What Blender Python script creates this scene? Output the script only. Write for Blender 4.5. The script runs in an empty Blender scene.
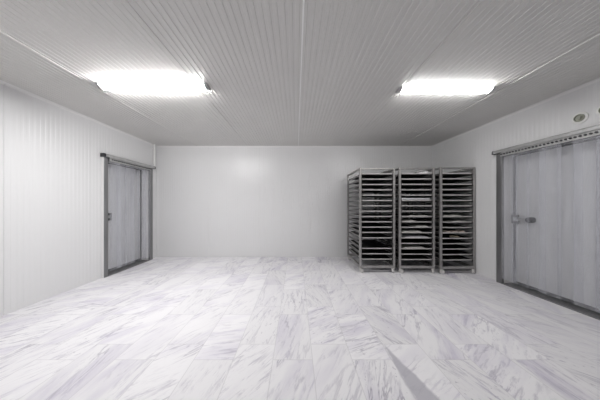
import bpy, bmesh, math, random
from mathutils import Vector, Matrix

random.seed(7)
SC = bpy.context.scene
COL = SC.collection
PI = math.pi

# ------------------------------------------------------------------ helpers
def tag(o, label=None, cat=None, group=None, kind=None):
    if label: o['label'] = label
    if cat: o['category'] = cat
    if group: o['group'] = group
    if kind: o['kind'] = kind
    return o

def empty(name, loc=(0, 0, 0), rz=0.0):
    o = bpy.data.objects.new(name, None)
    o.empty_display_size = 0.1
    o.location = loc
    o.rotation_euler = (0, 0, rz)
    COL.objects.link(o)
    return o

def copy_tree(o, parent=None):
    c = o.copy()
    COL.objects.link(c)
    if parent is not None:
        c.parent = parent
    for ch in list(o.children):
        copy_tree(ch, c)
    return c

class Frame:
    """wall frame: s runs along the wall, d points into the room, z is up"""
    def __init__(self, origin, along, inward):
        self.o = Vector(origin)
        self.a = Vector(along).normalized()
        self.n = Vector(inward).normalized()
    def __call__(self, s, d, z):
        p = self.o + self.a * s + self.n * d
        return Vector((p.x, p.y, z))

IDENT = lambda x, y, z: Vector((x, y, z))

class MB:
    def __init__(self, f=IDENT):
        self.bm = bmesh.new()
        self.f = f
        self.mi = 0
    def v(self, x, y, z):
        return self.bm.verts.new(self.f(x, y, z))
    def face(self, vs):
        try:
            fc = self.bm.faces.new(vs)
            fc.material_index = self.mi
            return fc
        except ValueError:
            return None
    def box(self, x0, x1, y0, y1, z0, z1):
        c = [self.v(x, y, z) for z in (z0, z1) for x, y in ((x0, y0), (x1, y0), (x1, y1), (x0, y1))]
        for q in ((3, 2, 1, 0), (4, 5, 6, 7), (0, 1, 5, 4), (1, 2, 6, 5), (2, 3, 7, 6), (3, 0, 4, 7)):
            self.face([c[i] for i in q])
    def prism(self, prof, t0, t1, axis):
        """closed profile of 2D points extruded along axis 0/1/2"""
        def pt(p, t):
            if axis == 0: return (t, p[0], p[1])
            if axis == 1: return (p[0], t, p[1])
            return (p[0], p[1], t)
        a = [self.v(*pt(p, t0)) for p in prof]
        b = [self.v(*pt(p, t1)) for p in prof]
        n = len(prof)
        self.face(a[::-1]); self.face(b)
        for i in range(n):
            j = (i + 1) % n
            self.face([a[i], a[j], b[j], b[i]])
    def tube(self, pts, r, seg=10, caps=True):
        pts = [Vector(p) for p in pts]
        rings = []
        for i, p in enumerate(pts):
            if i == 0: t = pts[1] - pts[0]
            elif i == len(pts) - 1: t = pts[-1] - pts[-2]
            else: t = (pts[i + 1] - pts[i - 1])
            t.normalize()
            up = Vector((0, 0, 1)) if abs(t.z) < 0.9 else Vector((1, 0, 0))
            u = t.cross(up).normalized(); w = t.cross(u)
            rings.append([self.v(*(p + (u * math.cos(2 * PI * k / seg) + w * math.sin(2 * PI * k / seg)) * r)) for k in range(seg)])
        for a, b in zip(rings, rings[1:]):
            for k in range(seg):
                self.face([a[k], a[(k + 1) % seg], b[(k + 1) % seg], b[k]])
        if caps:
            self.face(rings[0][::-1]); self.face(rings[-1])
    def lathe(self, prof, c, axis, seg=24):
        """revolve (r, t) profile about an axis through c; closed ends where r is 0"""
        rings = []
        for r, t in prof:
            ring = []
            for k in range(seg):
                a = 2 * PI * k / seg
                x, y = r * math.cos(a), r * math.sin(a)
                if axis == 0: p = (c[0] + t, c[1] + x, c[2] + y)
                elif axis == 1: p = (c[0] + x, c[1] + t, c[2] + y)
                else: p = (c[0] + x, c[1] + y, c[2] + t)
                ring.append(self.v(*p))
            rings.append(ring)
        for a, b in zip(rings, rings[1:]):
            for k in range(seg):
                self.face([a[k], a[(k + 1) % seg], b[(k + 1) % seg], b[k]])
        self.face(rings[0][::-1]); self.face(rings[-1])
    def build(self, name, mats, parent=None, origin=(0, 0, 0), smooth=False, bevel=0.0):
        bm = self.bm
        bmesh.ops.recalc_face_normals(bm, faces=bm.faces[:])
        bmesh.ops.translate(bm, verts=bm.verts[:], vec=-Vector(origin))
        me = bpy.data.meshes.new(name)
        bm.to_mesh(me); bm.free()
        if not isinstance(mats, (list, tuple)): mats = [mats]
        for m in mats: me.materials.append(m)
        if smooth:
            me.polygons.foreach_set('use_smooth', [True] * len(me.polygons))
            try: me.set_sharp_from_angle(angle=math.radians(40))
            except Exception: pass
        o = bpy.data.objects.new(name, me)
        COL.objects.link(o)
        if bevel:
            md = o.modifiers.new('bevel', 'BEVEL'); md.width = bevel; md.segments = 2; md.limit_method = 'ANGLE'
        if parent is not None:
            o.parent = parent
        else:
            o.location = origin
        return o

# ------------------------------------------------------------------ materials
def mat(name):
    m = bpy.data.materials.new(name); m.use_nodes = True
    nt = m.node_tree
    b = nt.nodes['Principled BSDF']
    return m, nt, b

def N(nt, t, **kw):
    n = nt.nodes.new(t)
    for k, v in kw.items(): setattr(n, k, v)
    return n

def mth(nt, op, a, b=None, c=None, clamp=False):
    n = nt.nodes.new('ShaderNodeMath'); n.operation = op; n.use_clamp = clamp
    for i, v in enumerate((a, b, c)):
        if v is None: continue
        if isinstance(v, (int, float)): n.inputs[i].default_value = v
        else: nt.links.new(v, n.inputs[i])
    return n.outputs[0]

def mixc(nt, fac, a, b):
    n = nt.nodes.new('ShaderNodeMix'); n.data_type = 'RGBA'
    for i, v in ((0, fac), (6, a), (7, b)):
        if isinstance(v, (int, float)): n.inputs[i].default_value = v
        elif isinstance(v, tuple): n.inputs[i].default_value = (*v, 1)
        else: nt.links.new(v, n.inputs[i])
    return n.outputs[2]

def ramp(nt, v, lo, hi, a=0.0, b=1.0):
    n = nt.nodes.new('ShaderNodeMapRange'); n.clamp = True
    n.inputs[1].default_value = lo; n.inputs[2].default_value = hi
    n.inputs[3].default_value = a; n.inputs[4].default_value = b
    nt.links.new(v, n.inputs[0])
    return n.outputs[0]

def plain(name, col, rough=0.5, metal=0.0, mottling=0.0, scale=6.0, stretch=(1, 1, 1), spec=0.5):
    m, nt, b = mat(name)
    b.inputs['Base Color'].default_value = (*col, 1)
    b.inputs['Roughness'].default_value = rough
    b.inputs['Metallic'].default_value = metal
    b.inputs['Specular IOR Level'].default_value = spec
    if mottling:
        tc = N(nt, 'ShaderNodeTexCoord'); mp = N(nt, 'ShaderNodeMapping')
        mp.inputs['Scale'].default_value = stretch
        nt.links.new(tc.outputs['Object'], mp.inputs[0])
        no = N(nt, 'ShaderNodeTexNoise'); no.inputs['Scale'].default_value = scale
        no.inputs['Detail'].default_value = 5
        nt.links.new(mp.outputs[0], no.inputs['Vector'])
        f = ramp(nt, no.outputs[0], 0.3, 0.7)
        dark = tuple(c * (1 - mottling) for c in col)
        nt.links.new(mixc(nt, f, dark, col), b.inputs['Base Color'])
        nt.links.new(ramp(nt, no.outputs[0], 0.3, 0.7, rough * 1.15, rough * 0.9), b.inputs['Roughness'])
    return m

M_WALL = plain('white_panel_steel', (0.735, 0.735, 0.738), 0.31, 0, 0.0, 2.0, spec=0.42)
M_SEAL = plain('white_sealant', (0.88, 0.88, 0.87), 0.5)
M_CEIL = plain('white_ceiling_panel', (0.645, 0.637, 0.617), 0.38, 0, 0.03, 2.0, spec=0.4)
M_TRIM = plain('white_pvc_trim', (0.80, 0.795, 0.785), 0.4)
M_STEEL = plain('brushed_steel', (0.52, 0.52, 0.52), 0.38, 0.45, 0.2, 14, (1, 1, 0.15))
M_DOORSTEEL = plain('satin_door_steel', (0.28, 0.28, 0.285), 0.42, 0.7, 0.2, 14, (1, 1, 0.15))
M_LEAF = plain('grey_door_skin', (0.70, 0.70, 0.70), 0.35, 0.0, 0.08, 5, (1, 1, 0.1))
M_HOOK = plain('pale_aluminium', (0.46, 0.46, 0.455), 0.4, 0.3)
M_GASKET = plain('black_rubber', (0.02, 0.02, 0.022), 0.6)
M_BLACK = plain('black_plastic', (0.025, 0.025, 0.028), 0.4)
M_RUNNER = plain('runner_steel', (0.17, 0.167, 0.165), 0.42, 0.7)
M_RACK = plain('rack_steel', (0.43, 0.42, 0.41), 0.40, 0.7, 0.25, 18, (1, 1, 0.2))
M_RIM = plain('aluminium_rim', (0.70, 0.69, 0.67), 0.45, 0.35, 0.25, 30)
M_RIMBRIGHT = plain('new_aluminium', (0.86, 0.86, 0.88), 0.4, 0.3)
M_TRAYSHADE = plain('shaded_tray', (0.022, 0.020, 0.019), 0.6, 0.0, 0.4, 12)  # tray insides and undersides: shade between the trays put into the colour
M_TYRE = plain('grey_tyre', (0.55, 0.54, 0.53), 0.55)
M_ZINC = plain('zinc_bracket', (0.55, 0.54, 0.52), 0.4, 0.7)
M_PAPER = plain('baking_paper', (0.62, 0.61, 0.58), 0.75, 0, 0.25, 20)
M_PAPERW = plain('white_paper', (0.82, 0.82, 0.86), 0.6, 0, 0.1, 20)
M_BREAD = plain('pale_dough', (0.80, 0.68, 0.60), 0.7, 0, 0.3, 25)
M_CRUST = plain('beige_crust', (0.62, 0.54, 0.40), 0.7, 0, 0.3, 30)
M_BAG = plain('white_bag', (0.88, 0.88, 0.88), 0.35)
M_VENT = plain('vent_green_grey', (0.36, 0.37, 0.31), 0.5)
M_VENTW = plain('vent_white', (0.78, 0.78, 0.76), 0.4)
M_HOUSING = plain('lamp_housing_grey', (0.5, 0.5, 0.5), 0.5)

def emission(name, s):
    m = bpy.data.materials.new(name); m.use_nodes = True
    nt = m.node_tree; nt.nodes.clear()
    e = N(nt, 'ShaderNodeEmission'); e.inputs[0].default_value = (1.0, 0.992, 0.985, 1); e.inputs[1].default_value = s
    o = N(nt, 'ShaderNodeOutputMaterial'); nt.links.new(e.outputs[0], o.inputs[0])
    return m
M_TUBE_L = emission('lamp_tube_bright', 130.0)
M_TUBE_R = emission('lamp_tube', 59.0)

def pvc(name, fac, col=(0.62, 0.625, 0.66)):
    m, nt, b = mat(name)
    tc = N(nt, 'ShaderNodeTexCoord'); mp = N(nt, 'ShaderNodeMapping'); mp.inputs['Scale'].default_value = (1, 1, 0.12)
    nt.links.new(tc.outputs['Object'], mp.inputs[0])
    no = N(nt, 'ShaderNodeTexNoise'); no.inputs['Scale'].default_value = 14; no.inputs['Detail'].default_value = 4
    nt.links.new(mp.outputs[0], no.inputs['Vector'])
    b.inputs['Base Color'].default_value = (*col, 1)
    b.inputs['Roughness'].default_value = 0.28
    oi = N(nt, 'ShaderNodeObjectInfo')
    vary = ramp(nt, oi.outputs['Random'], 0.0, 1.0, 0.3, 2.1)
    t = N(nt, 'ShaderNodeBsdfTransparent'); t.inputs[0].default_value = (0.975, 0.977, 0.985, 1)
    mx = N(nt, 'ShaderNodeMixShader')
    nt.links.new(mth(nt, 'MULTIPLY', ramp(nt, no.outputs[0], 0.3, 0.7, fac * 0.7, fac * 1.3), vary), mx.inputs[0])
    nt.links.new(t.outputs[0], mx.inputs[1]); nt.links.new(b.outputs[0], mx.inputs[2])
    nt.links.new(mx.outputs[0], nt.nodes['Material Output'].inputs[0])
    return m
M_PVC = pvc('clear_pvc', 0.10)

def marble():
    m, nt, b = mat('marble_tiles')
    L = nt.links.new
    tc = N(nt, 'ShaderNodeTexCoord')
    sp = N(nt, 'ShaderNodeSeparateXYZ'); L(tc.outputs['Object'], sp.inputs[0])
    X, Y = sp.outputs[0], sp.outputs[1]
    cx = mth(nt, 'DIVIDE', mth(nt, 'SUBTRACT', X, 0.125), 0.30)
    col = mth(nt, 'FLOOR', cx); fx = mth(nt, 'FRACT', mth(nt, 'ADD', cx, 100.0))
    odd = mth(nt, 'FLOORED_MODULO', col, 2.0)
    off = mth(nt, 'SUBTRACT', 1.650, mth(nt, 'MULTIPLY', odd, 0.165))
    ry = mth(nt, 'DIVIDE', mth(nt, 'SUBTRACT', Y, off), 0.61)
    row = mth(nt, 'FLOOR', ry); fy = mth(nt, 'FRACT', mth(nt, 'ADD', ry, 100.0))
    ex = mth(nt, 'MULTIPLY', mth(nt, 'MINIMUM', fx, mth(nt, 'SUBTRACT', 1.0, fx)), 0.30)
    ey = mth(nt, 'MULTIPLY', mth(nt, 'MINIMUM', fy, mth(nt, 'SUBTRACT', 1.0, fy)), 0.61)
    edge = mth(nt, 'MINIMUM', ex, ey)
    joint = ramp(nt, edge, 0.0016, 0.0040, 1.0, 0.0)
    idv = N(nt, 'ShaderNodeCombineXYZ'); L(col, idv.inputs[0]); L(row, idv.inputs[1])
    wn = N(nt, 'ShaderNodeTexWhiteNoise', noise_dimensions='2D'); L(idv.outputs[0], wn.inputs['Vector'])
    sc = N(nt, 'ShaderNodeSeparateColor'); L(wn.outputs['Color'], sc.inputs[0])
    r1, r2, r3 = sc.outputs[0], sc.outputs[1], sc.outputs[2]
    # vein direction: nearly along the tile, different on every slab
    ang = mth(nt, 'ADD', mth(nt, 'MULTIPLY', mth(nt, 'SUBTRACT', r1, 0.5), 1.8), mth(nt, 'SUBTRACT', 0.35, mth(nt, 'MULTIPLY', col, 0.055)))
    rot = N(nt, 'ShaderNodeVectorRotate', rotation_type='Z_AXIS'); L(tc.outputs['Object'], rot.inputs['Vector']); L(ang, rot.inputs['Angle'])
    add = N(nt, 'ShaderNodeVectorMath', operation='ADD'); L(rot.outputs[0], add.inputs[0])
    sh = N(nt, 'ShaderNodeVectorMath', operation='SCALE'); L(wn.outputs['Color'], sh.inputs[0]); sh.inputs['Scale'].default_value = 17.0
    L(sh.outputs[0], add.inputs[1])
    def noise(scale, stretch, detail=5, dist=0.0, rough=0.55):
        mp = N(nt, 'ShaderNodeMapping'); mp.inputs['Scale'].default_value = stretch
        L(add.outputs[0], mp.inputs[0])
        n = N(nt, 'ShaderNodeTexNoise'); n.inputs['Scale'].default_value = scale; n.inputs['Detail'].default_value = detail
        n.inputs['Distortion'].default_value = dist; n.inputs['Roughness'].default_value = rough
        L(mp.outputs[0], n.inputs['Vector'])
        return n.outputs[0]
    n5b = noise(3.4, (1.0, 0.5, 1), 2, 0.3)
    n1 = noise(8.0, (1.0, 0.13, 1), 6, 0.35)
    v1 = ramp(nt, mth(nt, 'ABSOLUTE', mth(nt, 'SUBTRACT', n1, 0.5)), 0.0, 0.022, 1.0, 0.0)
    v1 = mth(nt, 'MULTIPLY', v1, ramp(nt, n5b, 0.45, 0.6))
    n2 = noise(22.0, (1.0, 0.15, 1), 7, 0.6, 0.7)
    v2 = ramp(nt, n2, 0.55, 0.64)
    n7 = noise(2.6, (1.0, 0.5, 1), 3, 0.4)
    v2 = mth(nt, 'MULTIPLY', v2, ramp(nt, n7, 0.42, 0.60))
    n3 = noise(5.0, (1.0, 0.25, 1), 4, 0.3)
    cloud = ramp(nt, n3, 0.47, 0.66)
    n4 = noise(48.0, (1.0, 0.55, 1), 3, 0.3)
    speck = mth(nt, 'MULTIPLY', ramp(nt, n4, 0.64, 0.70), ramp(nt, r3, 0.60, 0.75))
    white = (0.85, 0.84, 0.86)
    n5 = noise(30.0, (1.0, 0.2, 1), 6, 0.2, 0.7)
    n6 = noise(3.0, (1.0, 0.6, 1), 2, 0.2)
    grain = mth(nt, 'MULTIPLY', ramp(nt, n5, 0.53, 0.66), ramp(nt, n6, 0.42, 0.58))
    c = mixc(nt, mth(nt, 'MULTIPLY', cloud, mth(nt, 'ADD', 0.25, mth(nt, 'MULTIPLY', r2, 0.55))), white, (0.62, 0.59, 0.685))
    c = mixc(nt, mth(nt, 'MULTIPLY', v2, mth(nt, 'ADD', 0.32, mth(nt, 'MULTIPLY', r3, 0.42))), c, (0.41, 0.385, 0.49))
    c = mixc(nt, mth(nt, 'MULTIPLY', v1, mth(nt, 'ADD', 0.35, mth(nt, 'MULTIPLY', r2, 0.5))), c, (0.36, 0.34, 0.41))
    c = mixc(nt, mth(nt, 'MULTIPLY', grain, 0.6), c, (0.45, 0.43, 0.50))
    c = mixc(nt, mth(nt, 'MULTIPLY', speck, 0.55), c, (0.36, 0.34, 0.40))
    # the grey wedge vein crossing one slab
    t = mth(nt, 'DIVIDE', mth(nt, 'SUBTRACT', 1.665, Y), 0.49)
    ctr = mth(nt, 'ADD', 0.732, mth(nt, 'MULTIPLY', t, 0.062))
    wob = mth(nt, 'MULTIPLY', mth(nt, 'SUBTRACT', noise(9.0, (1, 1, 1), 3), 0.5), 0.05)
    dist = mth(nt, 'ABSOLUTE', mth(nt, 'ADD', mth(nt, 'SUBTRACT', X, ctr), wob))
    half = mth(nt, 'MULTIPLY', t, 0.075)
    wedge = ramp(nt, mth(nt, 'SUBTRACT', half, dist), -0.008, 0.012)
    wedge = mth(nt, 'MULTIPLY', wedge, ramp(nt, t, 0.0, 0.1))
    wedge = mth(nt, 'MULTIPLY', wedge, mth(nt, 'LESS_THAN', t, 1.4))
    c = mixc(nt, mth(nt, 'MULTIPLY', wedge, 0.8), c, (0.42, 0.41, 0.46))
    tone = ramp(nt, r1, 0, 1, 0.90, 1.0)
    mul = N(nt, 'ShaderNodeVectorMath', operation='SCALE'); L(c, mul.inputs[0]); L(tone, mul.inputs['Scale'])
    c = mixc(nt, mth(nt, 'MULTIPLY', joint, 0.48), mul.outputs[0], (0.52, 0.51, 0.53))
    L(c, b.inputs['Base Color'])
    b.inputs['Roughness'].default_value = 0.5
    b.inputs['Specular IOR Level'].default_value = 0.3
    return m
M_MARBLE = marble()

# ------------------------------------------------------------------ the room
BACK_Y, FRONT_Y = 4.364, -1.25
CEIL = 2.471
XL, XR = -3.10, 3.02
SLANT = 0.043                                   # the right wall opens slightly towards the viewer
FL = Frame((XL, BACK_Y, 0), (0, -1, 0), (1, 0, 0))
FR = Frame((XR, BACK_Y, 0), (SLANT, -1, 0), (-1, -SLANT, 0))
FB = Frame((XL, BACK_Y, 0), (1, 0, 0), (0, -1, 0))
LEN_L = BACK_Y - FRONT_Y
LEN_R = LEN_L * math.sqrt(1 + SLANT ** 2)
XR_FRONT = XR + SLANT * LEN_L
WALL_T = 0.15

def rib_profile(a, b, start, pitch=0.05, flat=0.024, depth=0.0013, slope=0.003, seam0=None, seam=1.13):
    """(s, d) points of ribbed sheet between a and b, with a small bead where panels meet"""
    pts = []
    k = math.floor((a - start) / pitch)
    while start + k * pitch < b + pitch:
        s = start + k * pitch
        pts += [(s, 0.0), (s + flat, 0.0), (s + flat + slope, -depth), (s + pitch - slope, -depth)]
        k += 1
    if seam0 is not None:
        beads = []
        n = math.ceil((a - seam0) / seam)
        while seam0 + n * seam < b:
            beads.append(seam0 + n * seam); n += 1
        pts = [p for p in pts if all(abs(p[0] - q) > 0.007 for q in beads)]
        for q in beads:
            pts += [(q - 0.006, -depth), (q - 0.004, 0.004), (q + 0.004, 0.004), (q + 0.006, -depth)]
    pts = sorted(p for p in pts if a < p[0] < b)
    return [(a, 0.0)] + pts + [(b, 0.0)]

def wall(name, fr, length, hole=None, label='', start=0.0, seam0=None):
    mb = MB(fr)
    spans = [(0, length, 0, CEIL)]
    if hole:
        s0, s1, zt = hole
        spans = [(0, s0, 0, CEIL), (s0, s1, zt, CEIL), (s1, length, 0, CEIL)]
    for a, b, z0, z1 in spans:
        pr = rib_profile(a, b, start, seam0=seam0)
        lo = [mb.v(s, d, z0) for s, d in pr]; hi = [mb.v(s, d, z1) for s, d in pr]
        for i in range(len(pr) - 1):
            mb.face([lo[i], lo[i + 1], hi[i + 1], hi[i]])
        mb.face([mb.v(a, -WALL_T, z0), mb.v(b, -WALL_T, z0), mb.v(b, -WALL_T, z1), mb.v(a, -WALL_T, z1)])
    if hole:
        s0, s1, zt = hole
        for s in (s0, s1):
            mb.face([mb.v(s, 0, 0), mb.v(s, -WALL_T, 0), mb.v(s, -WALL_T, zt), mb.v(s, 0, zt)])
        mb.face([mb.v(s0, 0, zt), mb.v(s0, -WALL_T, zt), mb.v(s1, -WALL_T, zt), mb.v(s1, 0, zt)])
    o = mb.build(name, M_WALL)
    return tag(o, label, 'wall', kind='structure')

HOLE_L = (0.25, 1.165, 1.90)
HOLE_R = (1.462, 3.15, 1.90)
wall('wall_left', FL, LEN_L, HOLE_L, 'white ribbed panel wall with the narrow curtained doorway', 0.01, 0.02)
wall('wall_right', FR, LEN_R, HOLE_R, 'white ribbed panel wall with the wide curtained doorway', 0.02, 0.35)
wall('wall_back', FB, XR - XL, None, 'plain white ribbed panel wall behind the racks', 0.0, 0.02)
FF = Frame((XL, FRONT_Y, 0), (1, 0, 0), (0, 1, 0))
wall('wall_front', FF, XR_FRONT - XL, None, 'white panel wall on the viewer side of the room', 0.0)

# ceiling: ribs run from the viewer to the back wall
mb = MB()
pr = rib_profile(XL - 0.2, XR_FRONT + 0.2, 0.0, seam0=0.05, depth=0.004)
bead_x = [0.05]
a = [mb.v(x, FRONT_Y - 0.1, CEIL - d) for x, d in pr]; b = [mb.v(x, BACK_Y + 0.1, CEIL - d) for x, d in pr]
for i in range(len(pr) - 1):
    xm = (pr[i][0] + pr[i + 1][0]) / 2
    mb.mi = 1 if any(abs(xm - q) < 0.0065 for q in bead_x) else 0
    mb.face([a[i], a[i + 1], b[i + 1], b[i]])
mb.mi = 0
t = [mb.v(x, y, CEIL + 0.12) for x, y in ((XL - .2, FRONT_Y - .1), (XR_FRONT + .2, FRONT_Y - .1), (XR_FRONT + .2, BACK_Y + .1), (XL - .2, BACK_Y + .1))]
mb.face(t)
tag(mb.build('ceiling', [M_CEIL, M_SEAL]), 'ribbed pale grey panel ceiling with long joint lines', 'ceiling', kind='structure')

mb = MB()
mb.box(XL - 0.4, XR_FRONT + 0.4, FRONT_Y - 0.2, BACK_Y + 0.2, -0.08, 0.0)
tag(mb.build('floor', M_MARBLE), 'white and lavender grey veined marble tile floor', 'floor', kind='structure')

def cove(name, fr, length, label):
    mb = MB(fr)
    q = 0.028
    prof = [(0.0, CEIL), (0.0, CEIL - q)] + [(q - q * math.cos(t), CEIL - q + q * math.sin(t)) for t in (0.3, 0.7, 1.1, 1.4)] + [(q, CEIL)]
    mb.prism(prof, 0.0, length, 0)
    tag(mb.build(name, M_TRIM, smooth=True), label, 'trim', kind='structure')
cove('trim_1', FL, LEN_L, 'white cove strip where left wall meets ceiling')
cove('trim_2', FB, XR - XL, 'white cove strip where back wall meets ceiling')
cove('trim_3', FR, LEN_R, 'white cove strip where right wall meets ceiling')

# ------------------------------------------------------------------ doorways with strip curtains
def doorway(idx, fr, s0, s1, handle_s, label):
    """s0 / s1: edges of the opening"""
    c = fr((s0 + s1) / 2, -0.05, 0)
    root = empty('door_%d' % idx, c)
    tag(root, label, 'door', kind='structure')
    H = 1.90
    mb = MB(fr); mb.box(s0 + 0.002, s1 - 0.002, -0.215, -0.155, 0.025, H + 0.05)
    mb.build('leaf', M_LEAF, root, c, bevel=0.004)
    mb = MB(fr)                                                     # gasket round the leaf
    g = 0.022
    mb.box(s0 + .001, s0 + g, -0.155, -0.140, 0.012, H)
    mb.box(s1 - g, s1 - .001, -0.155, -0.140, 0.012, H)
    mb.box(s0 + g, s1 - g, -0.155, -0.140, 0.012, 0.046)
    mb.box(s0 + g, s1 - g, -0.155, -0.140, H - 0.02, H - 0.002)
    mb.build('gasket', M_GASKET, root, c)
    for sa, sb in ((s0 - 0.078, s0), (s1, s1 + 0.078)):             # steel channels around the opening
        mb = MB(fr)
        prof = [(sa, 0.001), (sa, 0.034), (sa + 0.006, 0.040), (sb - 0.006, 0.040), (sb, 0.034), (sb, 0.001)]
        mb.prism(prof, 0.0, H + 0.045, 2)
        mb.build('jamb', M_DOORSTEEL, root, c)
    for sa in (s0 - 0.081, s1 + 0.078):                             # pale outer edge of the channels
        mb = MB(fr); mb.box(sa, sa + 0.003, 0.001, 0.039, 0.0, H + 0.04)
        mb.build('jamb_trim', M_TRIM, root, c)
    for sa, sb in ((s0, s0 + 0.003), (s1 - 0.003, s1)):             # lining of the reveal
        mb = MB(fr); mb.box(sa, sb, -0.140, 0.001, 0.012, H)
        mb.build('reveal', M_TRIM, root, c)
    mb = MB(fr); mb.box(s0 - 0.0, s1 + 0.0, -0.155, 0.042, 0.0005, 0.012)
    mb.build('threshold', M_DOORSTEEL, root, c)
    mb = MB(fr); mb.box(s0, s1, -0.002, 0.030, H - 0.02, H + 0.06)
    mb.build('lintel', M_DOORSTEEL, root, c)
    # inner release handle: plate, lever and knob
    hs, d0 = handle_s
    sgn = d0
    hb = MB(fr); hb.box(hs - 0.038, hs + 0.038, -0.154, -0.110, 0.895, 1.025)
    h = hb.build('handle', M_BLACK, root, c, bevel=0.006)
    lv = MB(fr); lv.box(min(hs, hs + sgn * .19), max(hs, hs + sgn * .19), -0.120, -0.100, 0.935, 0.985)
    lv.build('lever', M_STEEL, h, c, bevel=0.005)
    kn = MB(fr); kn.lathe([(0.0005, -0.155), (0.040, -0.155), (0.042, -0.11), (0.034, -0.088), (0.0005, -0.086)], (hs + sgn * .19, 0, 0.96), 1, 16)
    kn.build('knob', M_BLACK, h, c, smooth=True)
    return root

def curtain(fr, s0, s1, n_strips, label, pitch):
    c = fr((s0 + s1) / 2, 0.05, 0)
    root = empty('strip_curtain', c)
    tag(root, label, 'strip curtain')
    zt = 1.985
    e0, e1 = s0 - 0.085, s1 + 0.085
    mb = MB(fr)                                                     # rounded steel rail
    prof = [(0.030, zt - 0.048), (0.030, zt)] + [(0.062 + 0.020 * math.sin(t), zt - 0.020 + 0.020 * math.cos(t)) for t in (0, .4, .8, 1.2, 1.57)] + [(0.082, zt - 0.048)]
    mb.prism(prof, e0, e1, 0)
    mb.build('rail', M_STEEL, root, c, smooth=True)
    for sa, sb in ((e0 - 0.014, e0), (e1, e1 + 0.014)):
        mb = MB(fr)
        prof2 = [(0.002, zt - 0.055), (0.002, zt + 0.003)] + [(0.060 + 0.026 * math.sin(t), zt - 0.023 + 0.026 * math.cos(t)) for t in (0, .4, .8, 1.2, 1.57)] + [(0.086, zt - 0.055)]
        mb.prism(prof2, sa, sb, 0)
        mb.build('end_cap', M_BLACK, root, c, smooth=True)
    mb = MB(fr)                                                     # hook bar: plate with a row of hooks
    mb.box(s0, s1, 0.058, 0.062, zt - 0.105, zt - 0.046)
    mb.build('hook_plate', M_HOOK, root, c)
    mb = MB(fr)
    s = s0 + 0.02
    while s < s1 - 0.01:
        mb.lathe([(0.0005, 0.062), (0.011, 0.062), (0.011, 0.072), (0.0005, 0.073)], (s, 0, zt - 0.075), 1, 8)
        s += 0.037
    mb.build('hooks', M_BLACK, root, c)
    w = 0.20
    for i in range(n_strips):
        cs = s0 + 0.10 + i * pitch
        d = 0.054 if i % 2 else 0.032
        lean = random.uniform(-0.004, 0.004)
        tilt = random.uniform(-0.008, 0.008)
        mb = MB(fr)
        K = 8
        rows = []
        for z, kz in ((zt - 0.098, 0.0), (1.4, .3), (0.9, .6), (0.4, .85), (0.075, 1.0)):
            f_, b_ = [], []
            for k in range(K + 1):
                u = k / K - 0.5
                s = cs + u * w + lean * kz * 2
                s = min(max(s, s0 + 0.002), s1 - 0.002)
                bow = 0.010 * (u * u * 4 - 0.4) * (0.5 + 0.5 * kz) * (1 if i % 2 else 0.7) + tilt * u
                f_.append(mb.v(s, d + bow + 0.001, z)); b_.append(mb.v(s, d + bow - 0.001, z))
            rows.append((f_, b_))
        for (fa, ba), (fb, bb) in zip(rows, rows[1:]):
            for k in range(K):
                mb.face([fa[k], fa[k + 1], fb[k + 1], fb[k]])
                mb.face([ba[k], bb[k], bb[k + 1], ba[k + 1]])
            mb.face([fa[0], fb[0], bb[0], ba[0]]); mb.face([fa[K], ba[K], bb[K], fb[K]])
        for f_, b_ in (rows[0], rows[-1]):
            for k in range(K):
                mb.face([f_[k], b_[k], b_[k + 1], f_[k + 1]])
        mb.build('strip', M_PVC, root, c, smooth=True)
    return root

doorway(1, FL, HOLE_L[0], HOLE_L[1], (0.985, 1), 'grey steel door in the left wall, seen behind clear strips')
doorway(2, FR, HOLE_R[0], HOLE_R[1], (HOLE_R[0] + 0.03, 1), 'grey steel door with black handle in the right wall, seen behind clear strips')
curtain(FL, HOLE_L[0], HOLE_L[1], 6, 'clear plastic strip curtain across the narrow left doorway', 0.143)
curtain(FR, HOLE_R[0], HOLE_R[1], 11, 'dusty clear plastic strip curtain across the wide right doorway', 0.1485)

# pipe in the back left corner, ceiling to curtain rail
c = FL(0.115, 0.03, 2.0)
root = empty('conduit_pipe', c)
tag(root, 'white vertical conduit pipe in the left back corner above the narrow doorway', 'pipe')
mb = MB(FL); mb.tube([(0.115, 0.03, 1.99), (0.115, 0.03, 2.2), (0.115, 0.03, CEIL)], 0.020, 14)
mb.build('pipe', M_TRIM, root, c, smooth=True)
for z in (2.08, 2.36):
    mb = MB(FL); mb.box(0.090, 0.140, 0.0, 0.012, z, z + 0.02)
    mb.build('clip', M_TRIM, root, c)

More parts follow.
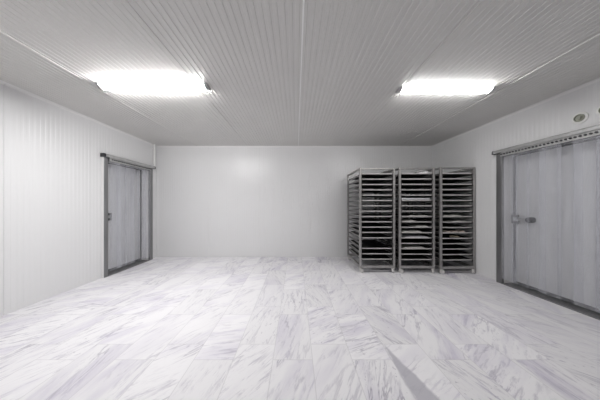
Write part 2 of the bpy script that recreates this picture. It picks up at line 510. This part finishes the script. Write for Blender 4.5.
# round pressure vents over the right door
def vent(s, z, r, label, cable):
    c = FR(s, 0, z)
    root = empty('pressure_vent', c)
    tag(root, label, 'vent', 'round pressure vents on the right wall')
    mb = MB(FR); mb.lathe([(0.0005, 0.0), (r * 1.55, 0.0), (r * 1.55, 0.006), (r * 1.45, 0.010), (0.0005, 0.010)], (s, 0, z), 1, 32)
    mb.build('flange', M_VENTW, root, c, smooth=True)
    mb = MB(FR)
    prof = []
    mb.lathe([(r * 0.84, 0.010), (r, 0.010), (r, 0.020), (r * 0.97, 0.024), (r * 0.87, 0.024), (r * 0.84, 0.020), (r * 0.84, 0.012)], (s, 0, z), 1, 32)
    mb.build('ring', M_VENT, root, c, smooth=True)
    mb = MB(FR)
    mb.lathe([(0.0005, 0.010), (r * 0.55, 0.010), (r * 0.55, 0.026), (r * 0.48, 0.031), (0.0005, 0.031)], (s, 0, z), 1, 24)
    mb.build('cap', M_VENT, root, c, smooth=True)
    for k in range(4):
        mb = MB(FR)
        a = k * PI / 2 + 0.4
        p0 = (s + math.cos(a) * r * 0.5, 0.022, z + math.sin(a) * r * 0.5); p1 = (s + math.cos(a) * r * 0.8, 0.022, z + math.sin(a) * r * 0.8)
        mb.tube([p0, p1], 0.004, 6)
        mb.build('spoke', M_VENT, root, c)
vent(BACK_Y - 2.145, 2.122, 0.040, 'smaller round vent left of its twin, over the wide right doorway', True)
vent(BACK_Y - 1.965, 2.133, 0.044, 'round vent nearest the picture edge, high over the wide right doorway', False)

# ------------------------------------------------------------------ ceiling lights
def batten(x0, x1, y, m_tube, label):
    c = ((x0 + x1) / 2, y, CEIL)
    root = empty('ceiling_light', c)
    tag(root, label, 'ceiling light', 'fluorescent battens on the ceiling')
    mb = MB()
    zt = CEIL - 0.004
    mb.box(x0, x1, y - 0.044, y + 0.044, zt - 0.005, zt + 0.003)
    mb.build('housing', M_TRIM, root, c)
    def half(w, h, lip=0.002):
        return [(y + w, zt - 0.004)] + [(y + w * (1 - k / 8), zt - 0.004 - lip - h * (1 - (1 - k / 8) ** 2)) for k in range(17)] + [(y - w, zt - 0.004)]
    mb = MB()
    mb.prism(half(0.055, 0.030), x0 + 0.001, x1 - 0.001, 0)
    mb.build('diffuser', m_tube, root, c, smooth=True)
    for a_, b_ in ((x0 - 0.035, x0), (x1, x1 + 0.035)):
        mb = MB()
        mb.prism([(y + 0.057, zt)] + half(0.057, 0.033) + [(y - 0.057, zt)], a_, b_, 0)
        mb.build('end_cap', M_HOUSING, root, c, smooth=True, bevel=0.003)
    for xb in (x0 + 0.2, x1 - 0.2):
        mb = MB(); mb.box(xb - 0.015, xb + 0.015, y - 0.05, y + 0.05, CEIL - 0.004, CEIL + 0.004)
        mb.build('bracket', M_HOUSING, root, c)
    return root
batten(-2.10, -0.985, 2.135, M_TUBE_L, 'brighter lit ceiling light on the left side of the room')
batten(1.175, 2.16, 2.20, M_TUBE_R, 'lit ceiling light on the right side, in front of the racks')

# ------------------------------------------------------------------ bakery racks
RW, RD, RH = 0.615, 0.82, 1.805
LEVELS = [1.700 - 0.0917 * k for k in range(17)]      # tray rim centre heights, top down
P = 0.036

def make_rack():
    r = empty('bakery_rack', (0, 0, 0))
    # origin: middle of the front face at floor level, depth runs to +y
    hw = RW / 2
    zb = 0.082
    for sx in (-1, 1):
        for y0 in (0.0, RD - P):
            mb = MB(); xa = sx * hw; xb = sx * (hw - P)
            mb.box(min(xa, xb), max(xa, xb), y0, y0 + P, zb, RH)
            mb.build('post', M_RACK, r, bevel=0.004)
    for y0 in (0.002, RD - P + 0.002):
        mb = MB(); mb.box(-hw + P, hw - P, y0, y0 + P - 0.006, RH - 0.034, RH - 0.004)
        mb.build('top_bar', M_RACK, r, bevel=0.003)
        mb = MB(); mb.box(-hw + P, hw - P, y0, y0 + P - 0.006, zb, zb + 0.042)
        mb.build('bottom_bar', M_RACK, r, bevel=0.003)
    for sx in (-1, 1):
        mb = MB(); xa = sx * (hw - 0.003); xb = sx * (hw - P + 0.003)
        mb.box(min(xa, xb), max(xa, xb), P, RD - P, RH - 0.034, RH - 0.004)
        mb.build('top_side_bar', M_RACK, r, bevel=0.003)
        mb = MB(); mb.box(min(xa, xb), max(xa, xb), P, RD - P, zb, zb + 0.042)
        mb.build('bottom_side_bar', M_RACK, r, bevel=0.003)
    # back stop rod
    mb = MB(); mb.tube([(0, RD - 0.014, zb + 0.04), (0, RD - 0.014, RH - 0.02)], 0.006, 8)
    mb.build('back_stop', M_RACK, r, smooth=True)
    # angle runners
    for z in LEVELS:
        zr = z - 0.011
        for sx in (-1, 1):
            mb = MB()
            xo = hw - P
            pts = [(xo, zr - 0.020), (xo, zr + 0.012), (xo - 0.002, zr + 0.012), (xo - 0.002, zr), (xo - 0.032, zr), (xo - 0.032, zr - 0.002), (xo - 0.002, zr - 0.002), (xo - 0.002, zr - 0.020)]
            pts = [(0 + xo - 0.002, zr - 0.002) if False else p for p in pts]
            # L section: vertical flange against the posts, ledge turned inwards
            mb.prism([(sx * p[0], p[1]) for p in pts], 0.004, RD - 0.004, 1)
            mb.build('tray_runner', M_RUNNER, r)
    # castors
    for sx in (-1, 1):
        for y0, sy in ((0.018, -1), (RD - 0.018, 1)):
            cx = sx * (hw - 0.030)
            a = {(-1, -1): 0.7, (1, -1): -0.6, (-1, 1): 0.25, (1, 1): -0.3}[(sx, sy)]    # swivelled
            ca, sa = math.cos(a), math.sin(a)
            f = lambda x, y, z, cx=cx, y0=y0, ca=ca, sa=sa: Vector((cx + x * ca - y * sa, y0 + x * sa + y * ca, z))
            mb = MB(f)
            mb.box(-0.027, 0.027, -0.028, 0.028, zb - 0.007, zb)
            for s in (-1, 1):
                mb.prism([(-0.022, zb - 0.007), (0.022, zb - 0.007), (-0.002, 0.028), (-0.022, 0.028)], s * 0.020 - 0.002, s * 0.020 + 0.002, 0)
            c_ = mb.build('castor', M_ZINC, r)
            mb = MB(f)
            mb.lathe([(0.0005, -0.014), (0.032, -0.016), (0.037, -0.012), (0.037, 0.012), (0.032, 0.016), (0.0005, 0.016)], (0, -0.012, 0.0375), 0, 20)
            mb.build('wheel', M_TYRE, c_, smooth=True)
    return r

def ring_pts(w, d, rc, z, seg=4):
    out = []
    for cx, cy, a0 in ((w / 2 - rc, d - rc, 0), (-w / 2 + rc, d - rc, 1), (-w / 2 + rc, rc, 2), (w / 2 - rc, rc, 3)):
        for k in range(seg + 1):
            a = (a0 + k / seg) * PI / 2
            out.append((cx + rc * math.cos(a), cy + rc * math.sin(a), z))
    return out

def make_tray(w=0.532, d=0.772, h=0.019, bright=False):
    """origin: middle of the front edge, underside at z = 0"""
    mb = MB()
    def ring(inset, z):
        return [mb.v(x, y + inset, zz) for x, y, zz in ring_pts(w - 2 * inset, d - 2 * inset, 0.016, z)]
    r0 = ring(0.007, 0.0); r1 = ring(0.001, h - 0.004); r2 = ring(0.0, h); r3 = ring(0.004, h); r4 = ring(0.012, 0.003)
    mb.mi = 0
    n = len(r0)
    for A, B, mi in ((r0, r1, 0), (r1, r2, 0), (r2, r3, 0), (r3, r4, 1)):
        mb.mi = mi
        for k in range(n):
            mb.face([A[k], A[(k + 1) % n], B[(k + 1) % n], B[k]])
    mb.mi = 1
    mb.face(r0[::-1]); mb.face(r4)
    o = mb.build('baking_tray', [M_RIMBRIGHT, M_RIM] if bright else [M_RIM, M_TRAYSHADE])
    return o

RACKS = [
    # x of middle, y of front, label, how the rack is called in tray labels
    (1.3965, 3.360, 'leftmost of the three steel bakery racks, one runner empty low down', 'left rack'),
    (2.0655, 3.340, 'middle steel bakery rack, standing between the other two', 'middle rack'),
    (2.7380, 3.312, 'rightmost steel bakery rack, standing against the right wall', 'right rack'),
]
ORD = ['topmost', 'second', 'third', 'fourth', 'fifth', 'sixth', 'seventh', 'eighth', 'ninth', 'tenth', 'eleventh', 'twelfth',
       'thirteenth', 'fourteenth', 'fifteenth', 'sixteenth', 'lowest']
proto = make_rack()
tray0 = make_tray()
used_tray = False
rz_rack = [0.0, 0.0, 0.043]
tray_at = {}
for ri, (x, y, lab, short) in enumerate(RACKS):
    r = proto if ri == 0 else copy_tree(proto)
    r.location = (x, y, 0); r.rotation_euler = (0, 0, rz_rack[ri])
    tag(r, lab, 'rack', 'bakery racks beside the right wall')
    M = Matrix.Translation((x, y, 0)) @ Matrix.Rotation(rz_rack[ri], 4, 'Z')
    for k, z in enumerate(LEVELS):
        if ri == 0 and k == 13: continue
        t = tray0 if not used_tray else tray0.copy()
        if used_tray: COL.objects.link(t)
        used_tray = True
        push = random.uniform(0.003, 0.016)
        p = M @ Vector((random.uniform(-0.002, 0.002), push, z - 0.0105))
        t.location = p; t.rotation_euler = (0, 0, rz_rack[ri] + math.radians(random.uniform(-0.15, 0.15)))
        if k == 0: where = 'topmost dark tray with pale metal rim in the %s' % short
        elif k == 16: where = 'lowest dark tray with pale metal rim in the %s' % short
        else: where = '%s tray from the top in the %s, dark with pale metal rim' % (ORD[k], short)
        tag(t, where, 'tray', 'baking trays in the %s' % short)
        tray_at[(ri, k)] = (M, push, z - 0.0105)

def sheet(name, ri, k, x0, x1, y0, y1, thick, m, label, cat, wave=0.004, group=None, lift=0.0048, taper=0.0):
    """a rumpled sheet or slab lying in a tray; x from the rack middle, y from the tray front"""
    M, push, z0 = tray_at[(ri, k)]
    mb = MB()
    NX, NY = 14, 12
    rnd = random.Random(ri * 100 + k)
    ph = [rnd.uniform(0, 6.28) for _ in range(6)]
    top, bot = [], []
    for j in range(NY + 1):
        a, b = [], []
        for i in range(NX + 1):
            u, v = i / NX, j / NY
            ed = min(1.0, min(u, 1 - u) * 7 + 0.35, ) * min(1.0, min(v, 1 - v) * 8 + 0.45)
            w_ = wave * (math.sin(u * 9 + ph[0] + v * 3) + math.sin(u * 17 + ph[1] - v * 5) * 0.6 + math.sin(v * 11 + ph[2]) * 0.5 + 2.0)
            xx = x0 + (x1 - x0) * u + rnd.uniform(-.003, .003); yy = y0 + (y1 - y0) * v + rnd.uniform(-.003, .003)
            b.append(mb.v(xx, yy, 0.0)); a.append(mb.v(xx, yy, (thick * (1 - taper * u) + w_) * ed + 0.0015))
        top.append(a); bot.append(b)
    for j in range(NY):
        for i in range(NX):
            mb.face([top[j][i], top[j][i + 1], top[j + 1][i + 1], top[j + 1][i]])
            mb.face([bot[j][i], bot[j + 1][i], bot[j + 1][i + 1], bot[j][i + 1]])
    for j in range(NY):
        mb.face([top[j][0], top[j + 1][0], bot[j + 1][0], bot[j][0]]); mb.face([top[j][NX], bot[j][NX], bot[j + 1][NX], top[j + 1][NX]])
    for i in range(NX):
        mb.face([top[0][i], bot[0][i], bot[0][i + 1], top[0][i + 1]]); mb.face([top[NY][i], top[NY][i + 1], bot[NY][i + 1], bot[NY][i]])
    o = mb.build(name, m, smooth=True)
    o.location = M @ Vector((0, push, z0 + lift))
    o.rotation_euler = (0, 0, M.to_euler().z)
    return tag(o, label, cat, group)

GP = 'baking paper lying in the trays'
# middle rack: bright spare tray on the sixth level, papers lower down
Mm, push, z0 = tray_at[(1, 5)]
tb = make_tray(0.50, 0.74, 0.026, True)
tb.location = Mm @ Vector((-0.006, push + 0.014, z0 + 0.0245))
tag(tb, 'clean bright aluminium tray stacked on the sixth tray of the middle rack', 'tray')
sheet('baking_paper', 1, 9, -0.22, 0.02, 0.02, 0.55, 0.020, M_PAPER, 'pale crumpled paper heaped at the left of the tenth tray, middle rack', 'paper', 0.005, GP)
sheet('baking_paper', 1, 10, 0.02, 0.235, 0.02, 0.60, 0.022, M_PAPER, 'pale paper on the right half of the eleventh tray, middle rack', 'paper', 0.003, GP)
sheet('baking_paper', 1, 11, -0.235, 0.12, 0.02, 0.60, 0.024, M_PAPER, 'thick pale paper on the left of the twelfth tray, middle rack', 'paper', 0.002, GP)
sheet('baking_paper', 1, 12, -0.19, 0.24, 0.02, 0.62, 0.026, M_PAPERW, 'bright white paper filling the thirteenth tray, middle rack', 'paper', 0.002, GP)
sheet('baking_paper', 1, 14, -0.20, 0.17, 0.02, 0.60, 0.024, M_PAPER, 'pale folded paper on the fifteenth tray, middle rack', 'paper', 0.003, GP)
sheet('baking_paper', 1, 8, -0.12, 0.235, 0.02, 0.50, 0.015, M_PAPER, 'low curled pale paper on the ninth tray, middle rack', 'paper', 0.003, GP)
sheet('baking_paper', 2, 8, -0.21, 0.12, 0.02, 0.50, 0.016, M_PAPER, 'curled pale paper on the ninth tray of the right rack', 'paper', 0.005, GP)
sheet('baking_paper', 2, 9, -0.06, 0.22, 0.02, 0.50, 0.014, M_PAPER, 'curled pale paper on the tenth tray of the right rack', 'paper', 0.004, GP)
sheet('baking_paper', 0, 4, -0.23, 0.14, 0.02, 0.50, 0.012, M_PAPER, 'thin pale paper on the fifth tray of the left rack', 'paper', 0.003, GP)

# crumpled white bag on the topmost tray of the middle rack
def blob(name, loc, size, m, label, cat, group=None, seed=1, rough=0.18, sub=3, flat=0.0):
    bm = bmesh.new()
    bmesh.ops.create_icosphere(bm, subdivisions=sub, radius=1.0)
    rnd = random.Random(seed)
    ks = [(Vector((rnd.uniform(-1, 1), rnd.uniform(-1, 1), rnd.uniform(-1, 1))).normalized() * rnd.uniform(2, 7), rnd.uniform(0, 6.28)) for _ in range(7)]
    for v in bm.verts:
        n = v.co.normalized()
        f = 1 + rough * sum(math.sin(k.dot(n) + p) for k, p in ks) / 3
        q = n * f
        if q.z < -0.55: q.z = -0.55
        v.co = Vector((q.x * size[0], q.y * size[1], (q.z + 0.55) * size[2]))
    me = bpy.data.meshes.new(name); bm.to_mesh(me); bm.free()
    me.polygons.foreach_set('use_smooth', [True] * len(me.polygons)); me.materials.append(m)
    o = bpy.data.objects.new(name, me); COL.objects.link(o); o.location = loc
    return tag(o, label, cat, group)

Mm, push, z0 = tray_at[(1, 0)]
blob('plastic_bag', Mm @ Vector((0.155, push + 0.105, z0 + 0.0048)), (0.078, 0.070, 0.048), M_BAG, 'small crumpled white bag on the topmost tray of the middle rack', 'bag', None, 3, 0.28)
Mm, push, z0 = tray_at[(2, 11)]
for i, (dx, dy, w_, lab) in enumerate(((-0.115, 0.10, 0.072, 'left one of three pale bread rolls on a tray in the right rack'),
                                       (0.010, 0.095, 0.068, 'middle one of three pale bread rolls on a tray in the right rack'),
                                       (0.140, 0.11, 0.075, 'right one of three pale bread rolls on a tray in the right rack'))):
    blob('bread_roll', Mm @ Vector((dx, push + dy, z0 + 0.0048)), (w_ * 0.86, 0.075, 0.026), M_BREAD, lab, 'bread', 'bread rolls in the right rack', 20 + i, 0.12)
Mm, push, z0 = tray_at[(2, 12)]
o = blob('bread_crust', Mm @ Vector((0.055, push + 0.13, z0 + 0.0048)), (0.085, 0.05, 0.024), M_CRUST, 'beige bread crust alone on the tray below the three rolls', 'bread', None, 31, 0.2)

# ------------------------------------------------------------------ light, camera, view
w = bpy.data.worlds.new('World'); SC.world = w; w.use_nodes = True
w.node_tree.nodes['Background'].inputs[0].default_value = (0.02, 0.02, 0.02, 1)

cd = bpy.data.cameras.new('camera'); co = bpy.data.objects.new('camera', cd); COL.objects.link(co)
co.location = (0, 0, 1.18); co.rotation_euler = (PI / 2, 0, 0)
cd.sensor_width = 36; cd.lens = 196 / 600 * 36
cd.shift_x = 4 / 600; cd.shift_y = 4 / 600
cd.clip_start = 0.05
SC.camera = co

vs = SC.view_settings
vs.view_transform = 'Standard'; vs.look = 'None'; vs.exposure = 0.0; vs.gamma = 1.0
try: vs.use_curve_mapping = False
except Exception: pass
SC.cycles.use_denoising = True
SC.cycles.max_bounces = 14; SC.cycles.diffuse_bounces = 8; SC.cycles.transparent_max_bounces = 24
SC.cycles.sample_clamp_indirect = 4
